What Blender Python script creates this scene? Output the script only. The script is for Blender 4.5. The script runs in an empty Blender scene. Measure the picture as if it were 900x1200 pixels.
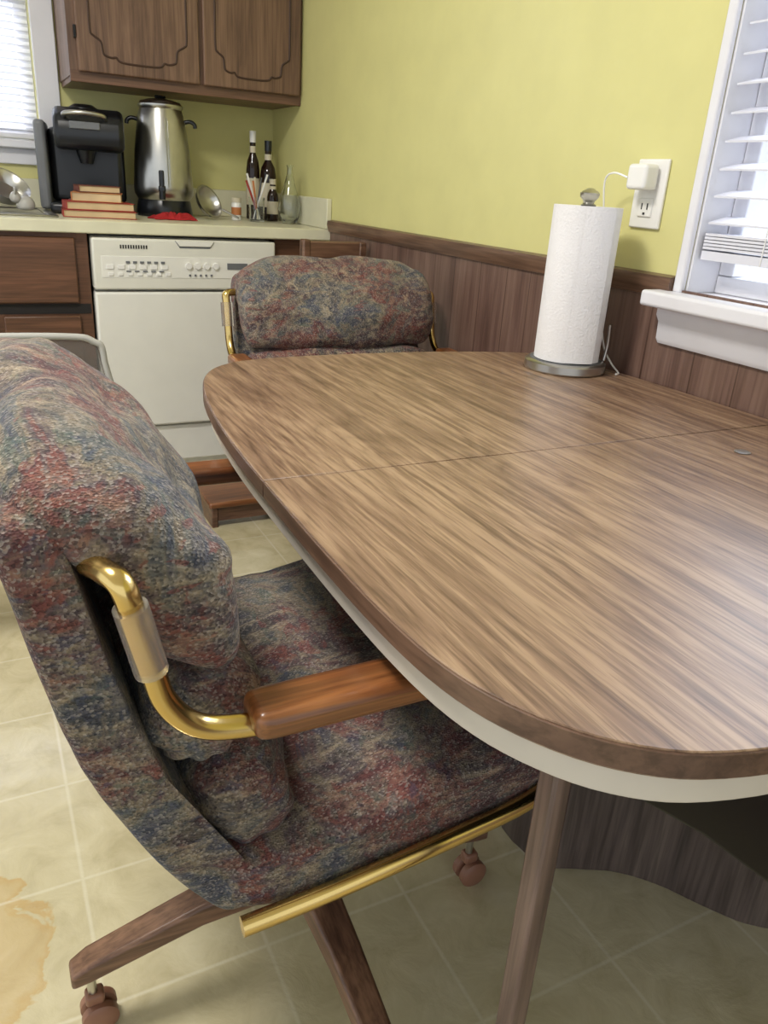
import bpy, bmesh, math, random
from mathutils import Vector, Matrix, noise
random.seed(3)
S=bpy.context.scene
# ---------------------------------------------------------------- helpers
def lin(c):
    r=[]
    for v in c:
        v/=255.0
        r.append(v/12.92 if v<=0.04045 else ((v+0.055)/1.055)**2.4)
    return (r[0],r[1],r[2],1)
def newmat(name):
    m=bpy.data.materials.new(name); m.use_nodes=True
    nt=m.node_tree; b=nt.nodes['Principled BSDF']
    return m,nt,b
def setp(b,**k):
    for kk,v in k.items():
        kk=kk.replace('_',' ')
        if kk in b.inputs: b.inputs[kk].default_value=v
def N(nt,t,**k):
    n=nt.nodes.new(t)
    for a,v in k.items(): setattr(n,a,v)
    return n
def ramp(nt,stops,interp='LINEAR'):
    r=nt.nodes.new('ShaderNodeValToRGB'); r.color_ramp.interpolation=interp
    e=r.color_ramp.elements
    while len(e)<len(stops): e.new(0.5)
    for i,(p,c) in enumerate(stops): e[i].position=p; e[i].color=c
    return r
def mapping(nt,scale,rot=(0,0,0),loc=(0,0,0)):
    tc=N(nt,'ShaderNodeTexCoord'); mp=N(nt,'ShaderNodeMapping')
    mp.inputs['Scale'].default_value=scale; mp.inputs['Rotation'].default_value=rot; mp.inputs['Location'].default_value=loc
    nt.links.new(tc.outputs['Object'],mp.inputs['Vector']); return mp
def tex(nt,mp,scale,detail=4,rough=.55,dist=0):
    n=N(nt,'ShaderNodeTexNoise'); n.inputs['Scale'].default_value=scale; n.inputs['Detail'].default_value=detail
    n.inputs['Roughness'].default_value=rough; n.inputs['Distortion'].default_value=dist
    nt.links.new(mp.outputs[0],n.inputs['Vector']); return n
def mix(nt,a,b,fac,mode='MIX'):
    m=N(nt,'ShaderNodeMix',data_type='RGBA',blend_type=mode)
    for s,v in ((m.inputs[6],a),(m.inputs[7],b),(m.inputs[0],fac)):
        if isinstance(v,bpy.types.NodeSocket): nt.links.new(v,s)
        else: s.default_value=v
    return m.outputs[2]
def bump(nt,b,h,strength=.2,dist=.002):
    bp=N(nt,'ShaderNodeBump'); bp.inputs['Strength'].default_value=strength; bp.inputs['Distance'].default_value=dist
    nt.links.new(h,bp.inputs['Height']); nt.links.new(bp.outputs[0],b.inputs['Normal'])
def plain(name,c,rough=.5,metal=0,var=.06,bmp=0,bscale=60,**k):
    m,nt,b=newmat(name); mp=mapping(nt,(1,1,1))
    n=tex(nt,mp,9,3)
    c=lin(c); d=tuple(max(0,v*(1-var*2)) for v in c[:3])+(1,); l=tuple(min(1,v*(1+var)) for v in c[:3])+(1,)
    r=ramp(nt,[(.3,d),(.7,l)]); nt.links.new(n.outputs[0],r.inputs[0]); nt.links.new(r.outputs[0],b.inputs['Base Color'])
    setp(b,Roughness=rough,Metallic=metal,**k)
    if bmp:
        n2=tex(nt,mp,bscale,3); bump(nt,b,n2.outputs[0],bmp,.002)
    return m
def wood(name,dark,mid,light,axis='y',freq=14,stretch=1.3,rough=.35,fine=110,coat=0.0,dist=1.2,loc=(0,0,0),fl=.45,fm=.75):
    m,nt,b=newmat(name)
    sc=[freq]*3; fs=[fine]*3; i='xyz'.index(axis); sc[i]=stretch; fs[i]=fine/28
    mp=mapping(nt,tuple(sc),loc=loc); n=tex(nt,mp,1,5,.6,dist)
    mp2=mapping(nt,tuple(fs),loc=loc); n2=tex(nt,mp2,1,3,.6,.3)
    r=ramp(nt,[(.28,lin(dark)),(.46,lin(mid)),(.60,lin(light)),(.78,lin(mid))]); nt.links.new(n.outputs[0],r.inputs[0])
    r2=ramp(nt,[(.35,(fl,fl*.95,fl*.9,1)),(.6,(1,1,1,1))]); nt.links.new(n2.outputs[0],r2.inputs[0])
    o=mix(nt,r.outputs[0],r2.outputs[0],fm,'MULTIPLY')
    nt.links.new(o,b.inputs['Base Color']); setp(b,Roughness=rough,Coat_Weight=coat,Coat_Roughness=.15)
    bump(nt,b,n2.outputs[0],.08,.001)
    return m
# ---------------------------------------------------------------- materials
M={}
M['wall']=plain('yellow_paint',(217,211,144),.42,0,.02,.05,180)
M['ceil']=plain('ceiling_paint',(235,232,222),.8)
M['trim']=plain('white_trim_paint',(230,229,233),.4,0,.02)
M['splash']=plain('laminate_cream',(222,218,190),.3,0,.04)
M['almond']=plain('appliance_enamel',(234,232,224),.28,0,.015)
M['almond2']=plain('appliance_panel',(226,224,213),.35,0,.02)
M['dark']=plain('dark_gap',(25,20,18),.7)
M['black']=plain('black_plastic',(22,24,28),.28,0,.1)
M['blackm']=plain('black_metal',(14,14,16),.4,.3)
M['grey']=plain('grey_plastic',(110,112,115),.4)
M['steel']=plain('brushed_steel',(190,188,182),.28,1,.08)
M['chrome']=plain('chrome',(215,215,215),.12,1,.03)
M['brass']=plain('polished_brass',(222,192,124),.2,1,.08)
M['paper']=plain('paper_towel',(236,234,234),.9,0,.02,.6,240)
M['apron']=plain('cream_apron',(208,199,186),.5,0,.05)
M['white']=plain('white_plastic',(236,234,230),.3,0,.01)
M['blind']=plain('blind_slat',(222,222,230),.45,0,.01)
M['red']=plain('red_cloth',(170,30,35),.8)
M['bookred']=plain('book_cover_red',(165,55,45),.5)
M['booktan']=plain('book_cover_tan',(190,120,70),.5)
M['bookdk']=plain('book_cover_brown',(110,55,40),.5)
M['pages']=plain('book_pages',(205,180,140),.8,0,.12)
M['label']=plain('bottle_label',(215,205,180),.6,0,.1)
M['greyfr']=plain('grey_tray_frame',(176,174,168),.35,0,.02)
M['armwood']=wood('oak_arm',(88,48,26),(130,78,42),(152,98,56),'x',30,3,.3,160,.25)
M['basewood']=wood('oak_base',(84,58,46),(116,84,66),(134,100,78),'x',26,3,.38,160)
M['caster']=plain('caster_wheel',(140,98,78),.4)
M['tedge']=wood('table_edge_laminate',(80,56,46),(102,76,62),(120,92,74),'y',5,3,.4,100)
M['cabv']=wood('cabinet_walnut',(84,60,48),(114,86,68),(130,100,80),'z',12,1.2,.42,150,0,1.5,fl=.6)
M['cabh']=wood('cabinet_walnut_rail',(80,54,40),(108,78,60),(124,90,70),'x',12,1.2,.42,150,fl=.6)
M['cabdk']=wood('base_cabinet_walnut',(74,48,34),(102,70,50),(120,82,60),'x',12,1.2,.42,150,fl=.6)
M['groove']=plain('routed_groove',(66,44,32),.6)
M['rail']=wood('chair_rail_wood',(80,58,46),(112,84,66),(130,100,80),'y',22,1.6,.35,150)
M['ped']=wood('pedestal_laminate',(70,60,56),(94,80,74),(108,94,86),'z',14,1.2,.45,140)
M['legw']=wood('table_leg_wood',(84,66,60),(112,90,82),(126,104,94),'z',20,1.5,.4,140)
def table_mat():
    m,nt,b=newmat('table_laminate')
    # gentle cathedral contours
    mp=mapping(nt,(6.5,1.0,6.5),(0,0,.06)); n=tex(nt,mp,1,2,.45,.5)
    mu=N(nt,'ShaderNodeMath',operation='MULTIPLY'); mu.inputs[1].default_value=17; nt.links.new(n.outputs[0],mu.inputs[0])
    fr=N(nt,'ShaderNodeMath',operation='PINGPONG'); fr.inputs[1].default_value=.5; nt.links.new(mu.outputs[0],fr.inputs[0])
    r=ramp(nt,[(0,lin((96,72,57))),(.12,lin((122,95,76))),(.5,lin((150,122,98)))]); nt.links.new(fr.outputs[0],r.inputs[0])
    # straight streaks
    mpb=mapping(nt,(62,3.2,62),(0,0,.05)); nb=tex(nt,mpb,1,4,.7,.45)
    rb=ramp(nt,[(.36,lin((98,75,60))),(.48,lin((132,104,83))),(.6,lin((168,140,112)))]); nt.links.new(nb.outputs[0],rb.inputs[0])
    o=mix(nt,r.outputs[0],rb.outputs[0],.62)
    mp2=mapping(nt,(260,11,260),(0,0,.04)); n2=tex(nt,mp2,1,3,.6,.1)
    r2=ramp(nt,[(.40,(.62,.58,.55,1)),(.50,(1,1,1,1))]); nt.links.new(n2.outputs[0],r2.inputs[0])
    o=mix(nt,o,r2.outputs[0],.75,'MULTIPLY')
    nt.links.new(o,b.inputs['Base Color']); setp(b,Roughness=.36,Specular_IOR_Level=.55)
    bump(nt,b,n2.outputs[0],.05,.001)
    return m
M['table']=table_mat()
def panel_mat():
    m=wood('wainscot_panel',(84,62,54),(110,84,74),(124,98,86),'z',10,.9,.38,130,0,1.4,fl=.65)
    nt=m.node_tree; b=nt.nodes['Principled BSDF']; src=b.inputs['Base Color'].links[0].from_socket
    tc=N(nt,'ShaderNodeTexCoord'); sp=N(nt,'ShaderNodeSeparateXYZ'); nt.links.new(tc.outputs['Object'],sp.inputs[0])
    a=N(nt,'ShaderNodeMath',operation='MULTIPLY'); a.inputs[1].default_value=1/.1; nt.links.new(sp.outputs[1],a.inputs[0])
    w=N(nt,'ShaderNodeMath',operation='SINE'); nt.links.new(a.outputs[0],w.inputs[0])
    w2=N(nt,'ShaderNodeMath',operation='MULTIPLY_ADD'); w2.inputs[1].default_value=.22; nt.links.new(w.outputs[0],w2.inputs[0]); nt.links.new(a.outputs[0],w2.inputs[2])
    f=N(nt,'ShaderNodeMath',operation='FRACT'); nt.links.new(w2.outputs[0],f.inputs[0])
    r=ramp(nt,[(0,(1,1,1,1)),(.965,(1,1,1,1)),(.975,(.5,.45,.42,1)),(1,(.5,.45,.42,1))]); nt.links.new(f.outputs[0],r.inputs[0])
    o=mix(nt,src,r.outputs[0],1.0,'MULTIPLY'); nt.links.new(o,b.inputs['Base Color'])
    return m
M['panel']=panel_mat()
def floor_mat():
    m,nt,b=newmat('vinyl_tile_floor'); P=.234
    tc=N(nt,'ShaderNodeTexCoord'); sp=N(nt,'ShaderNodeSeparateXYZ'); nt.links.new(tc.outputs['Object'],sp.inputs[0])
    ed=[]
    for ax,off in ((0,1.11),(1,2.055)):
        a=N(nt,'ShaderNodeMath',operation='ADD'); a.inputs[1].default_value=off+P*40; nt.links.new(sp.outputs[ax],a.inputs[0])
        d=N(nt,'ShaderNodeMath',operation='DIVIDE'); d.inputs[1].default_value=P; nt.links.new(a.outputs[0],d.inputs[0])
        f=N(nt,'ShaderNodeMath',operation='FRACT'); nt.links.new(d.outputs[0],f.inputs[0])
        s=N(nt,'ShaderNodeMath',operation='SUBTRACT'); s.inputs[1].default_value=.5; nt.links.new(f.outputs[0],s.inputs[0])
        ab=N(nt,'ShaderNodeMath',operation='ABSOLUTE'); nt.links.new(s.outputs[0],ab.inputs[0]); ed.append(ab)
    mx=N(nt,'ShaderNodeMath',operation='MAXIMUM'); nt.links.new(ed[0].outputs[0],mx.inputs[0]); nt.links.new(ed[1].outputs[0],mx.inputs[1])
    g=ramp(nt,[(.0,(0,0,0,1)),(.482,(0,0,0,1)),(.496,(.48,.48,.48,1))]); nt.links.new(mx.outputs[0],g.inputs[0])
    mp=mapping(nt,(1,1,1)); n=tex(nt,mp,14,6,.6,.6)
    r=ramp(nt,[(.25,lin((186,174,138))),(.5,lin((205,194,158))),(.75,lin((218,208,174)))]); nt.links.new(n.outputs[0],r.inputs[0])
    n3=tex(nt,mp,13,4,.6,.4)
    d=N(nt,'ShaderNodeVectorMath',operation='DISTANCE'); d.inputs[1].default_value=(-1.345,-2.37,0); nt.links.new(tc.outputs['Object'],d.inputs[0])
    fa=N(nt,'ShaderNodeMapRange'); fa.inputs['From Min'].default_value=.24; fa.inputs['From Max'].default_value=.02; nt.links.new(d.outputs['Value'],fa.inputs[0])
    st=N(nt,'ShaderNodeMath',operation='MULTIPLY'); nt.links.new(fa.outputs[0],st.inputs[0]); nt.links.new(n3.outputs[0],st.inputs[1])
    sr=ramp(nt,[(.15,(0,0,0,1)),(.16,(.6,.6,.6,1)),(.20,(.38,.38,.38,1))]); nt.links.new(st.outputs[0],sr.inputs[0])
    o=mix(nt,r.outputs[0],lin((196,156,84)),sr.outputs[0])
    o=mix(nt,o,lin((230,224,200)),g.outputs[0])
    nt.links.new(o,b.inputs['Base Color'])
    n4=tex(nt,mp,35,4,.6)
    rr=ramp(nt,[(.3,(.14,.14,.14,1)),(.7,(.26,.26,.26,1))]); nt.links.new(n4.outputs[0],rr.inputs[0]); nt.links.new(rr.outputs[0],b.inputs['Roughness'])
    bump(nt,b,n.outputs[0],.4,.005); setp(b,Specular_IOR_Level=.9,Coat_Weight=.7,Coat_Roughness=.1)
    return m
M['floor']=floor_mat()
def fabric_mat():
    m,nt,b=newmat('tapestry_fabric')
    mp=mapping(nt,(1,1,1))
    mpa=mapping(nt,(8.5,7,8),(.5,.3,.6),(.35,.1,.2)); n=tex(nt,mpa,1,5,.68,.8)
    r=ramp(nt,[(.28,lin((50,56,76))),(.37,lin((76,82,100))),(.42,lin((96,100,98))),(.46,lin((142,128,106))),(.505,lin((98,82,84))),(.545,lin((130,76,66))),(.585,lin((116,58,54))),(.62,lin((114,96,82))),(.68,lin((66,66,78))),(.75,lin((84,94,86)))])
    nt.links.new(n.outputs[0],r.inputs[0])
    mps=mapping(nt,(22,55,75),(.2,.7,.3)); n2=tex(nt,mps,1,3,.65,.6)
    r2=ramp(nt,[(.38,lin((44,41,50))),(.46,lin((82,76,80))),(.54,lin((126,114,100))),(.63,lin((174,158,132)))]); nt.links.new(n2.outputs[0],r2.inputs[0])
    n5=tex(nt,mapping(nt,(9,9,9),(1,.4,0)),1,3,.5,.6)
    rf=ramp(nt,[(.40,(.18,.18,.18,1)),(.62,(.68,.68,.68,1))]); nt.links.new(n5.outputs[0],rf.inputs[0])
    o=mix(nt,r.outputs[0],r2.outputs[0],rf.outputs[0])
    n6=tex(nt,mapping(nt,(45,24,100),(.6,.1,.9),(3,1,2)),1,2,.5,.5); n7=tex(nt,mapping(nt,(8,7,8),(.1,.9,.2),(5,2,1)),1,2)
    rb=ramp(nt,[(.35,lin((56,66,92))),(.47,lin((78,96,88))),(.56,lin((136,64,56)))],'CONSTANT'); nt.links.new(n7.outputs[0],rb.inputs[0])
    rg=ramp(nt,[(.57,(0,0,0,1)),(.62,(.45,.45,.45,1))]); nt.links.new(n6.outputs[0],rg.inputs[0])
    o=mix(nt,o,rb.outputs[0],rg.outputs[0])
    v=N(nt,'ShaderNodeTexVoronoi'); v.inputs['Scale'].default_value=1
    mpv=mapping(nt,(420,620,520)); nt.links.new(mpv.outputs[0],v.inputs['Vector'])
    sv=N(nt,'ShaderNodeSeparateColor'); nt.links.new(v.outputs['Color'],sv.inputs[0])
    r3=ramp(nt,[(0,(.30,.29,.31,1)),(.45,(.82,.81,.80,1)),(.8,(1.0,.98,.96,1)),(1,(1,1,1,1))]); nt.links.new(sv.outputs[0],r3.inputs[0])
    o=mix(nt,o,r3.outputs[0],.88,'MULTIPLY')
    lt=ramp(nt,[(.80,(0,0,0,1)),(.9,(.32,.32,.32,1))]); nt.links.new(sv.outputs[1],lt.inputs[0])
    o=mix(nt,o,lin((188,178,168)),lt.outputs[0])
    nt.links.new(o,b.inputs['Base Color']); setp(b,Roughness=.92,Sheen_Weight=.08)
    bump(nt,b,v.outputs['Distance'],.6,.002)
    return m
M['fabric']=fabric_mat()
def glass_mat(name,c,alpha_t=.9,rough=.05,ior=1.45):
    m,nt,b=newmat(name); n=tex(nt,mapping(nt,(1,1,1)),20,2)
    r=ramp(nt,[(.3,lin(c)),(.7,lin(tuple(min(255,x+6) for x in c)))]); nt.links.new(n.outputs[0],r.inputs[0]); nt.links.new(r.outputs[0],b.inputs['Base Color'])
    setp(b,Roughness=rough,Transmission_Weight=alpha_t,IOR=ior); return m
M['glass']=glass_mat('clear_glass',(245,248,246),1.0,.02)
M['sleeve']=glass_mat('clear_plastic_sleeve',(236,230,224),.86,.16,1.2)
M['greycl']=glass_mat('translucent_grey_plastic',(190,187,182),.85,.1,1.12)
M['botdk']=glass_mat('dark_bottle_glass',(40,20,14),.3,.08)
# ---------------------------------------------------------------- geometry
def empty(name,loc=(0,0,0),rot=0):
    e=bpy.data.objects.new(name,None); S.collection.objects.link(e); e.location=loc; e.rotation_euler=(0,0,rot); e.empty_display_size=.1
    return e
def mk(name,bm,mat,parent=None,smooth=True,bev=0,sub=0,seg=2):
    me=bpy.data.meshes.new(name); bmesh.ops.recalc_face_normals(bm,faces=bm.faces); bm.to_mesh(me); bm.free()
    o=bpy.data.objects.new(name,me); S.collection.objects.link(o)
    if isinstance(mat,str): mat=M[mat]
    me.materials.append(mat)
    if smooth:
        for p in me.polygons: p.use_smooth=True
    if bev:
        md=o.modifiers.new('bevel','BEVEL'); md.width=bev; md.segments=seg; md.limit_method='ANGLE'; md.harden_normals=False
        md.angle_limit=math.radians(35)
    if sub:
        md=o.modifiers.new('sub','SUBSURF'); md.levels=sub; md.render_levels=sub
    if smooth and not sub:
        try: me.set_sharp_from_angle(angle=math.radians(38))
        except Exception: pass
    if parent: o.parent=parent
    return o
def addbox(bm,lo,hi):
    lo,hi=[min(a,b) for a,b in zip(lo,hi)],[max(a,b) for a,b in zip(lo,hi)]
    v=[bm.verts.new((x,y,z)) for x in (lo[0],hi[0]) for y in (lo[1],hi[1]) for z in (lo[2],hi[2])]
    for f in ((0,1,3,2),(4,6,7,5),(0,4,5,1),(2,3,7,6),(0,2,6,4),(1,5,7,3)): bm.faces.new([v[i] for i in f])
def box(name,lo,hi,mat,parent=None,bev=.002,seg=2):
    bm=bmesh.new(); addbox(bm,lo,hi); return mk(name,bm,mat,parent,bev>0,bev,0,seg)
def boxes(name,L,mat,parent=None,bev=0):
    bm=bmesh.new()
    for lo,hi in L: addbox(bm,lo,hi)
    return mk(name,bm,mat,parent,bev>0,bev)
def lathe(name,prof,mat,parent=None,loc=(0,0,0),seg=40,rot=None,sub=0):
    bm=bmesh.new(); rings=[]
    for r,z in prof:
        if r<1e-5: rings.append([bm.verts.new((0,0,z))])
        else: rings.append([bm.verts.new((r*math.cos(2*math.pi*i/seg),r*math.sin(2*math.pi*i/seg),z)) for i in range(seg)])
    for a,b in zip(rings,rings[1:]):
        for i in range(seg):
            j=(i+1)%seg
            if len(a)==1 and len(b)==1: continue
            if len(a)==1: bm.faces.new((a[0],b[i],b[j]))
            elif len(b)==1: bm.faces.new((a[i],a[j],b[0]))
            else: bm.faces.new((a[i],a[j],b[j],b[i]))
    if rot is not None: bmesh.ops.transform(bm,matrix=rot,verts=bm.verts)
    bmesh.ops.translate(bm,vec=loc,verts=bm.verts)
    return mk(name,bm,mat,parent,True,0,sub)
def cr(pts,n=8,closed=False):
    P=[Vector(p) for p in pts]; out=[]; L=len(P)
    rng=range(L) if closed else range(L-1)
    for i in rng:
        if closed: a,b,c,d=P[(i-1)%L],P[i],P[(i+1)%L],P[(i+2)%L]
        else: a,b,c,d=P[max(i-1,0)],P[i],P[i+1],P[min(i+2,L-1)]
        for k in range(n):
            t=k/n
            out.append(.5*((2*b)+(c-a)*t+(2*a-5*b+4*c-d)*t*t+(3*b-a-3*c+d)*t**3))
    if not closed: out.append(P[-1])
    return out
def tube(name,pts,r,mat,parent=None,n=8,seg=14,smoothpath=True,closed=False,flat=1.0,sub=0):
    P=cr(pts,n,closed) if smoothpath else [Vector(p) for p in pts]
    bm=bmesh.new(); rings=[]; up=None; L=len(P)
    for i,p in enumerate(P):
        if closed: t=(P[(i+1)%L]-P[i-1]).normalized()
        else: t=(P[min(i+1,L-1)]-P[max(i-1,0)]).normalized()
        if up is None:
            up=Vector((0,0,1)) if abs(t.z)<.9 else Vector((1,0,0))
        s=t.cross(up).normalized(); up=s.cross(t).normalized()
        rr=r(i/(L-1)) if callable(r) else r
        rings.append([bm.verts.new(p+s*rr*math.cos(2*math.pi*k/seg)+up*rr*flat*math.sin(2*math.pi*k/seg)) for k in range(seg)])
    m=L if closed else L-1
    for i in range(m):
        a,b=rings[i],rings[(i+1)%L]
        for k in range(seg):
            j=(k+1)%seg; bm.faces.new((a[k],a[j],b[j],b[k]))
    if not closed: bm.faces.new(rings[0]); bm.faces.new(rings[-1])
    return mk(name,bm,mat,parent,True,0,sub)
def prism(name,poly,z0,z1,mat,parent=None,bev=0,axis='z',seg=2,cut=None):
    bm=bmesh.new()
    f={'z':lambda p,h:(p[0],p[1],h),'y':lambda p,h:(p[0],h,p[1]),'x':lambda p,h:(h,p[0],p[1])}[axis]
    a=[bm.verts.new(f(p,z0)) for p in poly]; b=[bm.verts.new(f(p,z1)) for p in poly]
    bm.faces.new(a); bm.faces.new(b[::-1]); n=len(poly)
    for i in range(n): bm.faces.new((a[i],a[(i+1)%n],b[(i+1)%n],b[i]))
    if cut:
        for co,no in cut:
            bmesh.ops.bisect_plane(bm,geom=bm.verts[:]+bm.edges[:]+bm.faces[:],plane_co=co,plane_no=no,clear_outer=True)
            bmesh.ops.holes_fill(bm,edges=[e for e in bm.edges if e.is_boundary],sides=0)
    return mk(name,bm,mat,parent,True,bev,0,seg)
def pillow(name,prof,y0,y1,mat,parent=None,p=5,n=26,wr=.004,ctr=None,seed=0,xb=0,m=5):
    P=[Vector((q[0],0,q[1])) for q in prof]; P=cr(P,m,True)
    c=sum(P,Vector())/len(P) if ctr is None else Vector((ctr[0],0,ctr[1]))
    bm=bmesh.new(); rings=[]
    for i in range(n+1):
        v=-math.cos(math.pi*i/n); v=max(-.9995,min(.9995,v)); s=(1-abs(v)**p)**(1/p); y=y0+(v+1)/2*(y1-y0)
        ring=[]
        for q in P:
            w=c+(q-c)*s; w.y=y; w.x+=xb*(1-v*v)
            d=noise.noise(Vector((w.x*9+seed,w.y*11,w.z*9)))*wr+noise.noise(Vector((w.x*30+seed,w.y*12,w.z*26)))*wr*.7
            e=max(0,(abs(v)-.72)/.28); ang=math.atan2(q.z-c.z,q.x-c.x)
            d+=math.sin(ang*9+seed)*wr*.28*e
            w+=(q-c).normalized()*d*min(1,s*1.2)
            ring.append(bm.verts.new(w))
        rings.append(ring)
    k=len(P)
    for a,b in zip(rings,rings[1:]):
        for i in range(k): bm.faces.new((a[i],a[(i+1)%k],b[(i+1)%k],b[i]))
    bm.faces.new(rings[0]); bm.faces.new(rings[-1])
    return mk(name,bm,mat,parent,True,0,1)
def ell(cx,cz,rx,rz,tilt=0,n=12,pw=1.0):
    o=[]
    for i in range(n):
        t=2*math.pi*i/n; x=rx*math.copysign(abs(math.cos(t))**pw,math.cos(t)); z=rz*math.copysign(abs(math.sin(t))**pw,math.sin(t))
        o.append((cx+x*math.cos(tilt)-z*math.sin(tilt),cz+x*math.sin(tilt)+z*math.cos(tilt)))
    return o
# ---------------------------------------------------------------- room shell
floor=box('floor',(-4,-6,-.05),(.12,.12,0),'floor',None,0)
box('ceiling',(-4,-6,2.45),(.12,.12,2.5),'ceil',None,0)
boxes('wall_back',[((-.87,0,0),(.12,.12,2.45)),((-4,0,0),(-1.75,.12,2.45)),((-1.75,0,0),(-.87,.12,1.14)),((-1.75,0,2.05),(-.87,.12,2.45))],'wall')
WY0,WY1,WZ0,WZ1=-2.262,-3.35,.92,2.05
boxes('wall_right',[((0,0,0),(.12,WY0,2.45)),((0,WY1,0),(.12,-6,2.45)),((0,WY0,0),(.12,WY1,WZ0-.02)),((0,WY0,WZ1),(.12,WY1,2.45))],'wall')
box('trim_wainscot',(-.008,-.64,0),(0,-6,.925),'panel',None,0)
prism('trim_chair_rail',[(0,.905),(-.014,.908),(-.018,.918),(-.022,.932),(-.02,.944),(0,.947)],-.64,-2.243,'rail',None,0,'y')
# right window
w=empty('window_1')
boxes('casing',[((-.012,-2.244,.92),(.0,-2.264,2.1)),((-.016,-3.35,.92),(0,-3.41,2.1)),((-.016,-2.244,2.05),(0,-3.41,2.12))],'trim',w,.003)
boxes('jamb',[((.001,-2.2625,.922),(.119,-2.268,2.049)),((.001,-3.344,.922),(.119,-3.349,2.049)),((.001,-2.2625,2.04),(.119,-3.349,2.049))],'trim',w)
box('stool_board',(-.06,-2.215,.893),(.13,-3.44,.921),'trim',w,.006,3)
prism('apron_board',[(-.002,.893),(-.03,.893),(-.03,.878),(-.022,.866),(-.02,.835),(-.014,.826),(-.002,.826)],-2.235,-3.42,'trim',w,0,'y')
box('sash_bottom_rail',(.068,-2.269,.9215),(.107,-3.343,.952),'trim',w,.002)
boxes('sash_stiles',[((.07,-2.269,.953),(.105,-2.30,2.035)),((.07,-3.3,.953),(.105,-3.343,2.035))],'trim',w,.002)
boxes('sash_muntins',[((.08,-2.60,.953),(.1,-2.62,1.98)),((.08,-2.95,.953),(.1,-2.97,1.98))],'trim',w,.002)
boxes('sash_cross_rails',[((.078,-2.301,1.25),(.098,-3.299,1.27)),((.072,-2.301,1.5),(.103,-3.299,1.545)),((.072,-2.301,1.99),(.103,-3.299,2.03))],'trim',w,.002)
bm=bmesh.new(); z=1.045
while z<1.99:
    a=math.radians(14); hx=.024
    vs=[(.035-hx*math.cos(a),z-hx*math.sin(a)),(.035+hx*math.cos(a),z+hx*math.sin(a)),(.035+hx*math.cos(a),z+hx*math.sin(a)+.003),(.035-hx*math.cos(a),z-hx*math.sin(a)+.003)]
    A=[bm.verts.new((x,-2.274,zz)) for x,zz in vs]; B=[bm.verts.new((x,-3.338,zz)) for x,zz in vs]
    bm.faces.new(A); bm.faces.new(B[::-1])
    for i in range(4): bm.faces.new((A[i],A[(i+1)%4],B[(i+1)%4],B[i]))
    z+=.043
mk('blind_slats',bm,'blind',w,False)
boxes('blind_stack',[((.01,-2.274,.998+i*.0055),(.06,-3.338,.998+i*.0055+.0042)) for i in range(5)]+[((.01,-2.274,.98),(.06,-3.338,.995))],'blind',w)
box('headrail',(.005,-2.272,2.0),(.062,-3.34,2.036),'blind',w)
for i,y in enumerate((-2.40,-2.85,-3.2)): tube('ladder_cord_%d'%i,[(.009,y,.98),(.009,y,2.0)],.0012,'white',w,2,6)
# back window
w2=empty('window_2')
boxes('casing',[((-.87,-.018,1.12),(-.795,0,2.12)),((-1.82,-.018,1.12),(-1.75,0,2.12)),((-1.82,-.018,2.05),(-.795,0,2.13))],'trim',w2,.003)
box('sill_board',(-1.85,-.05,1.112),(-.79,.1,1.1395),'trim',w2,.005)
box('apron_board',(-1.82,-.016,1.06),(-.8,0,1.112),'trim',w2,.003)
boxes('sash',[((-.871,.06,1.181),(-.915,.1,2.0)),((-1.749,.06,1.181),(-1.72,.1,2.0)),((-1.749,.058,1.14),(-.871,.102,1.18)),((-1.719,.062,1.58),(-.916,.098,1.62)),((-1.749,.058,2.0),(-.871,.102,2.049))],'trim',w2,.002)
bm=bmesh.new(); z=1.17
while z<2.02:
    a=math.radians(-16); hx=.0125
    vs=[(.03-hx*math.cos(a),z-hx*math.sin(a)),(.03+hx*math.cos(a),z+hx*math.sin(a)),(.03+hx*math.cos(a),z+hx*math.sin(a)+.001),(.03-hx*math.cos(a),z-hx*math.sin(a)+.001)]
    A=[bm.verts.new((-1.745,y,zz)) for y,zz in vs]; B=[bm.verts.new((-.876,y,zz)) for y,zz in vs]
    bm.faces.new(A); bm.faces.new(B[::-1])
    for i in range(4): bm.faces.new((A[i],A[(i+1)%4],B[(i+1)%4],B[i]))
    z+=.022
mk('blind_slats',bm,'blind',w2,False)
box('blind_bottom_rail',(-1.745,.018,1.145),(-.876,.042,1.16),'blind',w2)
# ---------------------------------------------------------------- counter & cabinets
box('kitchen_countertop',(-3.0,-.637,.877),(-.001,-.001,.915),'splash',None,.004)
box('trim_backsplash',(-3.0,-.02,.9155),(-.001,-.001,1.015),'splash',None,.003)
box('trim_sidesplash',(-.02,-.632,.9155),(-.001,-.021,1.015),'splash',None,.003)
b=empty('base_cabinet')
boxes('carcass',[((-3.0,-.58,.1),(-.815,-.02,.876)),((-.2,-.58,.0),(-.01,-.02,.876)),((-3.0,-.52,0),(-.815,-.02,.1))],'cabv',b,.001)
boxes('face_frame',[((-3.0,-.6,.1),(-.815,-.58,.876)),((-.2,-.6,0),(-.005,-.58,.876))],'cabdk',b,.002)
boxes('drawer_fronts',[((-1.32,-.618,.665),(-.855,-.6,.862)),((-2.2,-.618,.665),(-1.36,-.6,.862))],'cabdk',b,.004)
boxes('door_fronts',[((-1.08,-.618,.13),(-.855,-.6,.625)),((-1.32,-.618,.13),(-1.1,-.6,.625)),((-2.2,-.618,.13),(-1.36,-.6,.625))],'cabdk',b,.004)
boxes('shadow_gap',[((-3.0,-.603,.63),(-.82,-.599,.66))],'dark',b)
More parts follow.
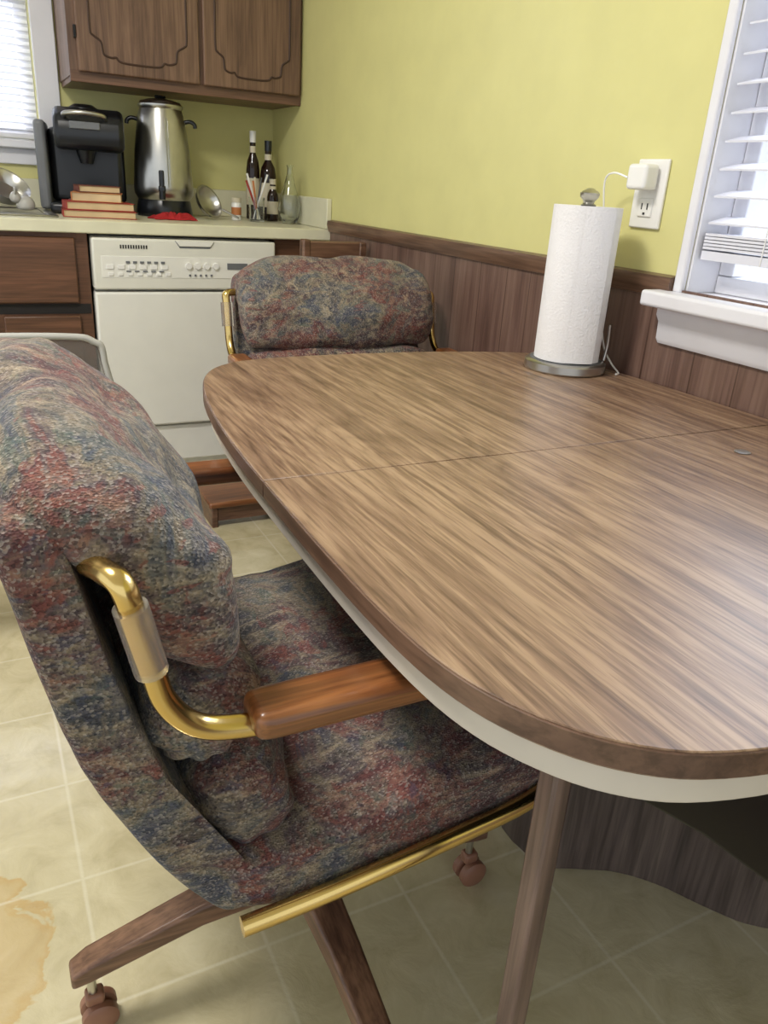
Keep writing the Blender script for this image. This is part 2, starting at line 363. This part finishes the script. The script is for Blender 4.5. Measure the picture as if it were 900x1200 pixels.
# upper cabinet
u=empty('upper_cabinet')
box('carcass',(-.79,-.3,1.335),(-.001,-.001,2.2),'cabv',u,.002)
box('bottom_rail',(-.79,-.312,1.318),(-.001,-.298,1.352),'cabh',u,.002)
boxes('face_frame',[((-.79,-.312,1.35),(-.74,-.298,2.2)),((-.4,-.312,1.35),(-.34,-.298,2.2)),((-.03,-.312,1.35),(-.001,-.298,2.2))],'cabv',u,.002)
box('underside',(-.785,-.3,1.32),(-.005,-.005,1.336),'cabh',u,0)
for i,(x0,x1) in enumerate(((-.765,-.375),(-.362,-.012))):
    box('door_%d'%(i+1),(x0,-.332,1.348),(x1,-.313,2.15),'cabv',u,.005,3)
    m=.042; a,bb=x0+m,x1-m; z0=1.348+.035; z1=2.1; W=bb-a; cx=(a+bb)/2
    def side(s):
        return [(cx+s*W*.5,z0+.2),(cx+s*W*.5,z0+.088),(cx+s*W*.475,z0+.07),(cx+s*W*.40,z0+.055),(cx+s*W*.385,z0+.03),(cx+s*W*.37,z0+.018),(cx+s*W*.30,z0+.012),(cx+s*W*.25,z0+.014),(cx+s*W*.22,z0+.004),(cx+s*W*.12,z0)]
    L=side(-1); R=side(1)[::-1]
    top=[(x,z1-(zz-z0)) for x,zz in (side(1)[:])]; topl=[(x,z1-(zz-z0)) for x,zz in side(-1)][::-1]
    path=L+R+top+topl
    tube('routed_line_%d'%(i+1),[(x,-.3322,zz) for x,zz in path],.0036,'groove',u,3,6,True,True)
box('hinge',(-.772,-.335,1.44),(-.765,-.316,1.475),'blackm',u,.001)
# ---------------------------------------------------------------- dishwasher
d=empty('dishwasher')
X0,X1=-.808,-.207
box('tub',(X0+.005,-.58,.1),(X1-.005,-.03,.868),'almond',d,.002)
box('door',(X0,-.625,.245),(X1,-.58,.70),'almond',d,.008,3)
box('control_panel',(X0,-.632,.708),(X1,-.58,.866),'almond2',d,.007,3)
box('lower_panel',(X0,-.605,.105),(X1,-.575,.235),'almond',d,.004)
box('toe_kick',(X0,-.55,.0),(X1,-.52,.1),'almond2',d,.002)
boxes('vent',[((X0+.085+i*.008,-.634,.835),(X0+.089+i*.008,-.630,.846)) for i in range(11)],'dark',d)
prism('handle_recess',[(-.55,.862),(-.42,.862),(-.435,.84),(-.535,.84)],-.6335,-.631,'grey',d,0,'y')
prism('handle_lip',[(-.548,.862),(-.422,.862),(-.434,.846),(-.536,.846)],-.637,-.630,'almond',d,.001,'y')
boxes('button_strip',[((X0+.025,-.6335,.745),(X0+.565,-.631,.812))],'almond',d,.001)
boxes('buttons',[((X0+.04+i*.034,-.637,.772),(X0+.062+i*.034,-.632,.786)) for i in range(6)]+[((X0+.045+i*.03,-.637,.752),(X0+.06+i*.03,-.632,.762)) for i in range(7)],'white',d,.001)
boxes('indicator_marks',[((X0+.1+i*.022,-.6375,.79),(X0+.112+i*.022,-.633,.797)) for i in range(6)]+[((X0+.1+i*.026,-.6375,.764),(X0+.114+i*.026,-.633,.768)) for i in range(5)]+[((X0+.30+i*.018,-.6375,.752),(X0+.306+i*.018,-.633,.758)) for i in range(5)],'grey',d)
for i in range(4):
    lathe('knob_%d'%i,[(0,0),(.011,0),(.010,.008),(0,.008)],'white',d,(X0+.30+i*.03,-.6335,.785),20,Matrix.Rotation(math.pi/2,4,'X'))
boxes('status_window',[((X0+.43,-.636,.775),(X0+.50,-.632,.795))],'grey',d)
# ---------------------------------------------------------------- counter objects
ct=.916
k=empty('coffee_maker',(-.745,-.2,ct),math.radians(-8))
box('base',(-.125,-.15,0),(.125,.13,.035),'black',k,.012,3)
box('rear_body',(-.125,.0,.03),(.125,.13,.27),'black',k,.025,4)
prism('brew_head',[(-.14,.2),(-.155,.25),(-.14,.30),(-.09,.328),(.03,.335),(.10,.325),(.128,.29),(.13,.2)],-.095,.125,'black',k,.018,'x',3)
box('water_tank',(-.158,-.09,.01),(-.122,.12,.285),'grey',k,.012,3)
tube('lid_handle',[(-.06,-.12,.292),(-.055,-.158,.305),(0,-.172,.31),(.06,-.158,.305),(.065,-.12,.292)],.008,'steel',k,6)
lathe('brew_cap',[(0,.03),(.03,.03),(.05,.018),(.055,0)],'black',k,(0.0,.02,.315),30)
box('status_panel',(-.045,-.158,.262),(.05,-.145,.285),'grey',k,.003)
lathe('spout',[(.0,0),(.02,0),(.03,.03),(.035,.05)],'black',k,(0,-.08,.16),24)
box('drip_tray',(-.07,-.145,.035),(.07,-.02,.045),'grey',k,.003)
U=empty('coffee_urn',(-.485,-.2,ct),math.radians(-15))
lathe('base',[(0,0),(.098,0),(.1,.012),(.094,.05),(.088,.062),(0,.062)],'black',U)
lathe('body',[(.090,.055),(.104,.075),(.105,.10),(.096,.22),(.082,.32),(.073,.352),(.077,.36),(.077,.366),(.0,.366)],'steel',U,(0,0,0),56)
lathe('lid',[(.074,.366),(.068,.376),(.04,.384),(0,.386)],'steel',U)
lathe('lid_knob',[(.012,.38),(.02,.39),(.018,.396),(0,.398)],'black',U)
for s in (-1,1):
    tube('side_handle_%d'%(1 if s<0 else 2),[(s*.076,0,.315),(s*.10,0,.320),(s*.115,0,.312),(s*.118,0,.30)],.007,'black',U,6)
box('spigot_body',(-.012,-.135,.085),(.012,-.09,.105),'black',U,.004)
box('spigot_handle',(-.009,-.135,.1),(.009,-.122,.155),'black',U,.004)
lathe('spigot_spout',[(0,0),(.011,0),(.011,.03),(0,.03)],'black',U,(0,-.125,.06),16)
tube('gauge_tube',[(.025,-.100,.1),(.022,-.082,.32)],.005,'glass',U,2,10)
L=empty('steel_strainer',(-.345,-.3,ct+.006))
rm=Matrix.Rotation(math.radians(38),4,'Z')@Matrix.Rotation(math.radians(62),4,'X')
lathe('bowl',[(.062,.0),(.058,.0),(.05,-.018),(.03,-.03),(0,-.034),(0,-.031),(.03,-.027),(.047,-.016),(.055,.002),(.062,.002)],'steel',L,(0,0,.055),40,rm)
tube('handle',[(.04,-.03,.03),(.07,-.06,.014),(.085,-.08,.006)],.004,'steel',L)
sj=empty('spice_jar',(-.235,-.27,ct))
lathe('jar',[(0,0),(.017,0),(.018,.003),(.018,.058),(.015,.062),(0,.062)],'white',sj,(0,0,0),24)
lathe('band',[(.0183,.018),(.0183,.045)],'booktan',sj,(0,0,0),24)
lathe('lid',[(.015,.062),(.018,.063),(.018,.078),(0,.079)],'label',sj,(0,0,0),24)
pc=empty('pencil_cup',(-.175,-.33,ct))
lathe('cup',[(0,0),(.028,0),(.030,.085),(.028,.085),(.026,.006),(0,.006)],'glass',pc)
for i,(dx,dy,cc) in enumerate([(-.02,.0,'bookred'),(.012,.01,'black'),(.018,-.01,'white'),(-.01,-.012,'booktan'),(.0,.014,'label'),(-.016,.01,'white')]):
    tube('pen_%d'%i,[(-dx*.6,-dy*.6,.008),(dx*2.0,dy*1.6,.14+.012*(i%3))],.0038,cc,pc,2,8)
def bottle(name,x,y,h,r,neck,capc,lab=True):
    e=empty(name,(x,y,ct)); s=h/.3
    lathe('glass',[(0,0),(r*.95,0),(r,.006),(r,.17*s),(r*.85,.20*s),(neck,.225*s),(neck*.92,.28*s),(0,.28*s)],'botdk',e,(0,0,0),28)
    lathe('cap',[(neck*1.05,.262*s),(neck*1.1,.3*s),(0,.3*s)],capc,e,(0,0,0),20)
    if lab:
        lathe('label',[(r*1.01,.05*s),(r*1.02,.052*s),(r*1.02,.14*s),(r*1.01,.142*s)],'label',e,(0,0,0),28)
        lathe('neck_label',[(neck*1.04,.228*s),(neck*1.04,.25*s)],'label',e,(0,0,0),20)
bottle('wine_bottle',-.125,-.13,.315,.026,.0115,'white')
bottle('liquor_bottle',-.07,-.15,.285,.031,.013,'black')
bottle('sauce_bottle',-.08,-.235,.15,.022,.012,'label')
lathe('glass_vase',[(0,.0),(.025,0),(.036,.02),(.042,.05),(.036,.09),(.022,.13),(.012,.165),(.010,.19),(.013,.20),(.0115,.20),(.008,.19),(.010,.165),(.02,.13),(.0345,.09),(.0405,.05),(.0345,.022),(.02,.008),(0,.008)],'glass',None,(-.065,-.38,ct+.001),24)
bk=empty('book_stack',(-.752,-.44,ct),math.radians(-4))
def book(i,z,w,dp,h,rot,cov):
    e=bpy.data.objects.new('book_%d'%i,None); S.collection.objects.link(e); e.parent=bk; e.location=(0,0,z); e.rotation_euler=(0,0,rot)
    box('pages_%d'%i,(-w/2+.003,-dp/2+.004,.002),(w/2-.004,dp/2-.002,h-.002),'pages',e,0)
    boxes('cover_%d'%i,[((-w/2,-dp/2,0),(w/2,dp/2,.002)),((-w/2,-dp/2,h-.002),(w/2,dp/2,h)),((-w/2,-dp/2,0),(-w/2+.003,dp/2,h))],cov,e,.0008)
book(1,0,.225,.15,.022,.0,'bookred'); book(2,.023,.21,.14,.024,.06,'bookred'); book(3,.048,.155,.12,.027,-.12,'booktan'); book(4,.076,.13,.11,.02,.1,'bookdk')
bm=bmesh.new(); bmesh.ops.create_grid(bm,x_segments=24,y_segments=16,size=.5)
for v in bm.verts:
    x,y=v.co.x,v.co.y; h=abs(noise.noise(Vector((x*5,y*6,2))))*.05*(1-(2*x)**4)*(1-(2*y)**4)
    v.co=Vector((x*.15*(1+.3*noise.noise(Vector((y*4,1,0)))),y*.1*(1+.3*noise.noise(Vector((x*4,5,0)))),.003+h))
rc=mk('red_dishcloth',bm,'red',None,True,0,1); rc.location=(-.50,-.40,ct); md=rc.modifiers.new('sol','SOLIDIFY'); md.thickness=.003
sk=empty('kitchen_sink')
boxes('rim',[((-1.7,-.54,.9155),(-.885,-.505,.921)),((-1.7,-.1,.9155),(-.885,-.07,.921)),((-.915,-.54,.9155),(-.885,-.07,.921))],'steel',sk,.003)
box('basin_floor',(-1.69,-.5,.9155),(-.915,-.1,.9165),'steel',sk,0)
tube('faucet',[(-1.15,-.09,.92),(-1.15,-.09,1.0),(-1.13,-.13,1.06),(-1.08,-.22,1.05),(-1.06,-.25,1.01)],.012,'chrome',sk)
lathe('steel_mixing_bowl',[(0,0),(.035,0),(.06,.02),(.075,.055),(.078,.058),(.072,.055),(.055,.022),(0,.004)],'steel',None,(-1.03,-.2,.955),36,Matrix.Rotation(math.radians(35),4,'X')@Matrix.Rotation(math.radians(20),4,'Y'))
mo=empty('ceramic_mouse_figurine',(-.965,-.34,.922))
lathe('body',[(0,0),(.026,.002),(.031,.018),(.026,.034),(.013,.044),(0,.047)],'greyfr',mo,(0,0,0),24,None,1)
lathe('head',[(0,-.02),(.016,-.012),(.019,0),(.012,.014),(0,.02)],'greyfr',mo,(-.03,-.012,.04),20,None,1)
for i,dy in enumerate((-.014,.012)):
    lathe('ear_%d'%i,[(0,-.003),(.01,-.002),(.011,.001),(0,.003)],'greyfr',mo,(-.03,-.014+dy,.06),16,Matrix.Rotation(math.pi/2,4,'Y'))
# ---------------------------------------------------------------- table
T=empty('dining_table')
out=[(-.012,-2.5),(-.014,-2.25),(-.028,-2.08),(-.07,-1.975),(-.15,-1.93),(-.32,-1.90),(-.51,-1.893),(-.68,-1.905),(-.76,-1.938),(-.81,-2.0),(-.845,-2.11),(-.867,-2.25),(-.88,-2.4),(-.886,-2.55),(-.89,-2.7),(-.89,-2.83),(-.882,-2.92),(-.86,-2.985),(-.82,-3.038),(-.76,-3.072),(-.65,-3.092),(-.45,-3.1),(-.25,-3.09),(-.12,-3.06),(-.05,-3.0),(-.02,-2.9),(-.012,-2.75)]
O=[(p.x,p.y) for p in cr([(x,y,0) for x,y in out],5,True)]
cen=(-.45,-2.5)
def inset(k): 
    r=[]; n=len(O)
    for i in range(n):
        a=Vector(O[i-1]); b_=Vector(O[(i+1)%n]); t=(b_-a).normalized(); nn=Vector((-t.y,t.x))
        q=Vector(O[i]); 
        if (Vector(cen)-q).dot(nn)<0: nn=-nn
        q=q+nn*k; r.append((q.x,q.y))
    return r
ys=-2.527
for nm,cut in (('leaf_far',((0,ys+.0008,0),(0,-1,0))),('leaf_near',((0,ys-.0008,0),(0,1,0)))):
    prism(nm,inset(.0016),.7285,.7515,'table',T,.0008,'z',1,[cut])
    prism(nm+'_edge_band',O,.7305,.7500,'tedge',T,.0008,'z',1,[cut])
box('seam_strip',(-.87,ys-.004,.731),(-.02,ys+.004,.7495),'groove',T,0)
prism('apron',inset(.010),.702,.7305,'apron',T,.001)
prism('underframe',inset(.06),.68,.71,'blackm',T,0)
box('corner_leg_1',(-.781,-2.948,0),(-.761,-2.926,.69),'legw',T,.003)
box('corner_leg_2',(-.12,-2.948,0),(-.10,-2.926,.69),'legw',T,.003)
ped=[(-.40,-2.56),(-.345,-2.60),(-.29,-2.63),(-.24,-2.68),(-.20,-2.745),(-.16,-2.80),(-.10,-2.84),(-.05,-2.84),(-.04,-2.6),(-.05,-2.2),(-.12,-2.2),(-.25,-2.34),(-.40,-2.44)]
prism('pedestal',[(p.x,p.y) for p in cr([(x,y,0) for x,y in ped],4,True)],0.0,.69,'ped',T,.002)
prism('brace_plate',[(-.80,.70),(-.70,.62),(-.60,.53),(-.50,.44),(-.42,.35),(-.3,.22),(-.12,.16),(-.12,.70)],-3.03,-3.018,'blackm',T,.002,'y')
lathe('table_glide_disc',[(0,0),(.011,0),(.0115,.001),(.009,.002),(.004,.0022),(0,.002)],'steel',None,(-.215,-2.62,.7518),28)
# ---------------------------------------------------------------- paper towel
pt=empty('paper_towel_holder',(-.118,-2.105,.752))
lathe('base',[(0,0),(.078,0),(.08,.003),(.079,.016),(.074,.02),(0,.021)],'steel',pt,(0,0,0),56)
lathe('base_top',[(0,.0212),(.07,.0212),(.07,.0205)],'grey',pt,(0,0,0),48)
lathe('rod',[(0,.02),(.006,.02),(.006,.300),(.013,.302),(.014,.305),(.010,.308),(.011,.312),(.017,.318),(.018,.325),(.013,.329),(.009,.331),(.006,.333),(0,.334)],'steel',pt,(0,0,0),28)
tube('tension_arm',[(.072,-.03,.02),(.076,-.03,.05),(.074,-.03,.09)],.0035,'steel',pt,4,10)
bm=bmesh.new(); prof=[]
nn=90
for i in range(nn):
    t=2*math.pi*i/nn; r=.0625+.0012*math.sin(3*t+1)+.002*(i/nn)
    prof.append((r*math.cos(t-.9),r*math.sin(t-.9)))
inner=[(.02*math.cos(2*math.pi*i/nn-.9),.02*math.sin(2*math.pi*i/nn-.9)) for i in range(nn)]
ro=[]
for pr,z in ((inner,.028),(prof,.0225),(prof,.10),(prof,.2),(prof,.303),(inner,.302),(inner,.028)):
    ro.append([bm.verts.new((p[0],p[1],z)) for p in pr])
for a,b_ in zip(ro,ro[1:]):
    for i in range(nn): bm.faces.new((a[i],a[(i+1)%nn],b_[(i+1)%nn],b_[i]))
mk('towel_roll',bm,'paper',pt,True)
bm=bmesh.new(); rows=[]
for j in range(9):
    z=.024+.279*j/8; row=[]
    for i in range(10):
        t=-2.3+i*.09; r=.066+.0003*i*i*.25
        row.append(bm.verts.new((r*math.cos(t),r*math.sin(t),z)))
    rows.append(row)
for a,b_ in zip(rows,rows[1:]):
    for i in range(9): bm.faces.new((a[i],a[i+1],b_[i+1],b_[i]))
mk('loose_sheet',bm,'paper',pt,True)
# ---------------------------------------------------------------- outlet & charger
ou=empty('wall_outlet')
box('cover_plate',(-.007,-2.098,1.022),(0,-2.175,1.142),'white',ou,.003,3)
box('receptacle_upper',(-.010,-2.119,1.09),(-.006,-2.154,1.122),'white',ou,.006,3)
box('receptacle_lower',(-.010,-2.119,1.042),(-.006,-2.154,1.075),'white',ou,.006,3)
boxes('slots',[((-.0108,-2.128,1.055),(-.0098,-2.130,1.066)),((-.0108,-2.142,1.055),(-.0098,-2.1445,1.066)),((-.0108,-2.134,1.046),(-.0098,-2.139,1.050))],'dark',ou)
pg=empty('phone_charger')
box('adapter',(-.045,-2.112,1.088),(-.0105,-2.160,1.132),'white',pg,.007,4)
tube('cable',[(-.044,-2.115,1.108),(-.052,-2.085,1.115),(-.05,-2.062,1.10),(-.038,-2.06,1.04),(-.032,-2.07,.96),(-.030,-2.085,.88),(-.030,-2.11,.80),(-.030,-2.14,.768),(-.035,-2.17,.7545),(-.05,-2.18,.7545)],.0018,'white',pg,8,8)
# ---------------------------------------------------------------- swivel dining chair
def chair(name,loc,rot):
    C=empty(name,loc,rot)
    for i in range(4):
        a=math.pi/2*i
        bm=bmesh.new()
        secs=[(.03,.165,.026,.022),(.15,.152,.021,.018),(.295,.115,.018,.015),(.318,.106,.016,.011)]
        rr=[]
        for x,z,hw,hh in secs: rr.append([bm.verts.new((x,sy*hw,z+sz*hh)) for sy,sz in ((-1,-1),(1,-1),(1,1),(-1,1))])
        for p,q in zip(rr,rr[1:]):
            for kk in range(4): bm.faces.new((p[kk],p[(kk+1)%4],q[(kk+1)%4],q[kk]))
        bm.faces.new(rr[0]); bm.faces.new(rr[-1])
        o=mk('base_leg_%d'%(i+1),bm,'basewood',C,True,.005,0,3); o.rotation_euler=(0,0,a)
        cx,cy=.294*math.cos(a),.294*math.sin(a)
        lathe('caster_stem_%d'%(i+1),[(0,.05),(.006,.05),(.006,.1),(0,.1)],'steel',C,(cx,cy,0),12)
        box('caster_fork_%d'%(i+1),(cx-.010,cy-.010,.045),(cx+.014,cy+.010,.064),'caster',C,.004)
        for s in (-1,1):
            lathe('caster_wheel_%d_%s'%(i+1,'a' if s<0 else 'b'),[(0,-.009),(.018,-.009),(.0235,-.005),(.0235,.005),(.018,.009),(0,.009)],'caster',C,(cx+.006,cy+s*.0105,.0237),24,Matrix.Rotation(math.pi/2,4,'X'))
    lathe('column',[(0,.13),(.045,.13),(.045,.19),(.028,.2),(.028,.36),(.05,.37),(.05,.385),(0,.385)],'blackm',C,(0,0,0),28)
    box('swivel_plate',(-.11,-.10,.378),(.12,.10,.40),'blackm',C,.004)
    sp=[(-.20,.420),(-.1,.410),(.1,.422),(.19,.436),(.228,.462),(.236,.495),(.215,.524),(.15,.532),(.0,.517),(-.12,.50),(-.2,.485),(-.215,.45)]
    pillow('seat_cushion',sp,-.267,.267,'fabric',C,7,30,.010,None,3)
    rail=[(-.172,-.276,.432),(-.08,-.277,.438),(.06,-.277,.452),(.15,-.274,.463),(.200,-.258,.474),(.230,-.222,.492),(.240,-.18,.505),(.242,-.1,.510),(.242,.1,.510),(.240,.18,.505),(.230,.222,.492),(.200,.258,.474),(.15,.274,.463),(.06,.277,.452),(-.08,.277,.438),(-.172,.276,.432)]
    tube('seat_rail',rail,.0090,'brass',C,6,14,True,False,1.15)
    sh=[(-.335,.835),(-.325,.78),(-.310,.70),(-.287,.61),(-.247,.52),(-.207,.45),(-.168,.405),(-.128,.42),(-.155,.47),(-.198,.54),(-.238,.64),(-.262,.72),(-.280,.80),(-.290,.838),(-.305,.850),(-.327,.850)]
    pillow('backrest_shell',sh,-.252,.252,'fabric',C,16,34,.003,None,7)
    hr=[(-.324,.830),(-.330,.866),(-.304,.888),(-.262,.887),(-.216,.861),(-.176,.817),(-.148,.764),(-.140,.716),(-.156,.684),(-.190,.680),(-.222,.704),(-.248,.752),(-.272,.796),(-.298,.812)]
    pillow('head_roll',hr,-.256,.256,'fabric',C,4.4,44,.016,(-.215,.775),11)
    pillow('lumbar_pillow',ell(-.190,.632,.066,.056,.25,12,.85),-.246,.246,'fabric',C,3.8,36,.016,None,17)
    pillow('lower_pillow',ell(-.150,.530,.060,.070,.3,12,.85),-.244,.244,'fabric',C,3.8,36,.016,None,23)
    for s,nm in ((-1,'right'),(1,'left')):
        y=s*.279
        tube('arm_tube_'+nm,[(-.270,s*.245,.806),(-.263,s*.262,.807),(-.254,y,.803),(-.247,y,.775),(-.238,y,.735),(-.229,y,.70),(-.208,y,.673),(-.175,y,.661),(-.12,y,.658),(.08,y,.658)],.0100,'brass',C,7,14,True,False,.85)
        tube('tube_sleeve_'+nm,[(-.2495,y,.785),(-.2380,y,.730)],.0150,'sleeve',C,3,18,True,False,.85)
        arm=[(-.165,-.021),(-.15,-.024),(.0,-.025),(.10,-.022),(.112,-.009),(.112,.009),(.10,.022),(.0,.025),(-.15,.024),(-.165,.021)]
        prism('arm_pad_'+nm,[(x,y+v) for x,v in arm],.655,.680,'armwood',C,.008,'z',4)
    return C
chair('dining_chair',(-.83,-2.541,0),0)
chair('dining_chair',(-.340,-1.69,0),math.radians(-92))
# ---------------------------------------------------------------- other furniture
tr=empty('folding_tray_table',(-.02,-1.56,0))
prism('tray_panel',[(p.x,p.z) for p in cr([(-1.40,0,.42),(-1.42,0,.68),(-1.38,0,.725),(-1.2,0,.732),(-.98,0,.73),(-.925,0,.72),(-.905,0,.68),(-.905,0,.42)],5,True)],-.003,.003,'greycl',tr,.001,'y')
tube('tray_rim',[(-1.40,0,.42),(-1.425,0,.68),(-1.38,0,.732),(-1.2,0,.74),(-.98,0,.737),(-.918,0,.725),(-.898,0,.68),(-.90,0,.42)],.007,'greyfr',tr,6,12,True,True)
tube('leg_1',[(-.98,.02,.42),(-1.00,.05,.0)],.009,'greyfr',tr,2); tube('leg_2',[(-.93,.02,.42),(-.93,-.05,.0)],.009,'greyfr',tr,2)
tube('leg_3',[(-.98,-.02,.42),(-1.00,-.05,.0)],.009,'greyfr',tr,2); tube('leg_4',[(-.93,-.02,.42),(-.93,.05,.0)],.009,'greyfr',tr,2)
wc=empty('wooden_folding_chair',(-.14,-.98,0),math.radians(4))
boxes('posts',[((-.11,-.015,0),(-.085,.015,.905)),((.085,-.015,0),(.11,.015,.90))],'basewood',wc,.005)
boxes('back_rails',[((-.11,-.012,.85),(.11,.012,.9)),((-.11,-.01,.74),(.11,.01,.78))],'basewood',wc,.005)
box('seat',(-.11,-.05,.42),(.11,.2,.445),'basewood',wc,.006)
boxes('front_legs',[((-.11,.17,0),(-.085,.2,.42)),((.085,.17,0),(.11,.2,.42))],'basewood',wc,.005)
fs=empty('wooden_footstool',(-.42,-.92,0))
box('top_board',(-.14,-.10,.070),(.14,.10,.090),'armwood',fs,.006)
boxes('legs',[((-.13,-.09,0),(-.11,.09,.070)),((.11,-.09,0),(.13,.09,.070)),((-.11,-.085,.02),(.11,-.07,.070))],'basewood',fs,.003)
# ---------------------------------------------------------------- lights
def area(name,loc,target,sx,sy,power,col):
    l=bpy.data.lights.new(name,'AREA'); l.shape='RECTANGLE'; l.size=sx; l.size_y=sy; l.energy=power; l.color=col
    o=bpy.data.objects.new(name,l); S.collection.objects.link(o); o.location=loc
    o.rotation_euler=(Vector(target)-Vector(loc)).to_track_quat('-Z','Y').to_euler(); return o
area('daylight_right',(2.1,-2.2,2.85),(-.3,-2.75,.9),2.4,1.5,230,(.76,.86,1.0))
area('daylight_back',(-1.4,1.5,2.8),(-1.3,-.3,1.1),1.6,1.4,340,(.88,.94,1.0))
area('ceiling_fill',(-1.6,-2.2,2.42),(-1.6,-2.2,0),.5,.5,44,(1.0,.97,.92))  # added warm fill light below the ceiling, not a fixture of the room
W=bpy.data.worlds.new('daylight'); S.world=W; W.use_nodes=True
bg=W.node_tree.nodes['Background']; bg.inputs[0].default_value=(.88,.94,1,1); bg.inputs[1].default_value=1.2
# ---------------------------------------------------------------- camera
cd=bpy.data.cameras.new('camera'); cam=bpy.data.objects.new('camera',cd); S.collection.objects.link(cam); S.camera=cam
ya,pi_,ro_=.4905,.3956,.0657
cy,sy=math.cos(ya),math.sin(ya); cp,sp_=math.cos(pi_),math.sin(pi_)
f=Vector((sy*cp,cy*cp,-sp_)); r=Vector((cy,-sy,0)); uu=r.cross(f)
r2=r*math.cos(ro_)+uu*math.sin(ro_); u2=-r*math.sin(ro_)+uu*math.cos(ro_)
m=Matrix((r2,u2,-f)).transposed().to_4x4(); m.translation=Vector((-1.1486,-3.314,1.0646)); cam.matrix_world=m
cd.sensor_fit='HORIZONTAL'; cd.sensor_width=36; cd.lens=910.34/900*36; cd.clip_start=.02
S.view_settings.view_transform='Standard'
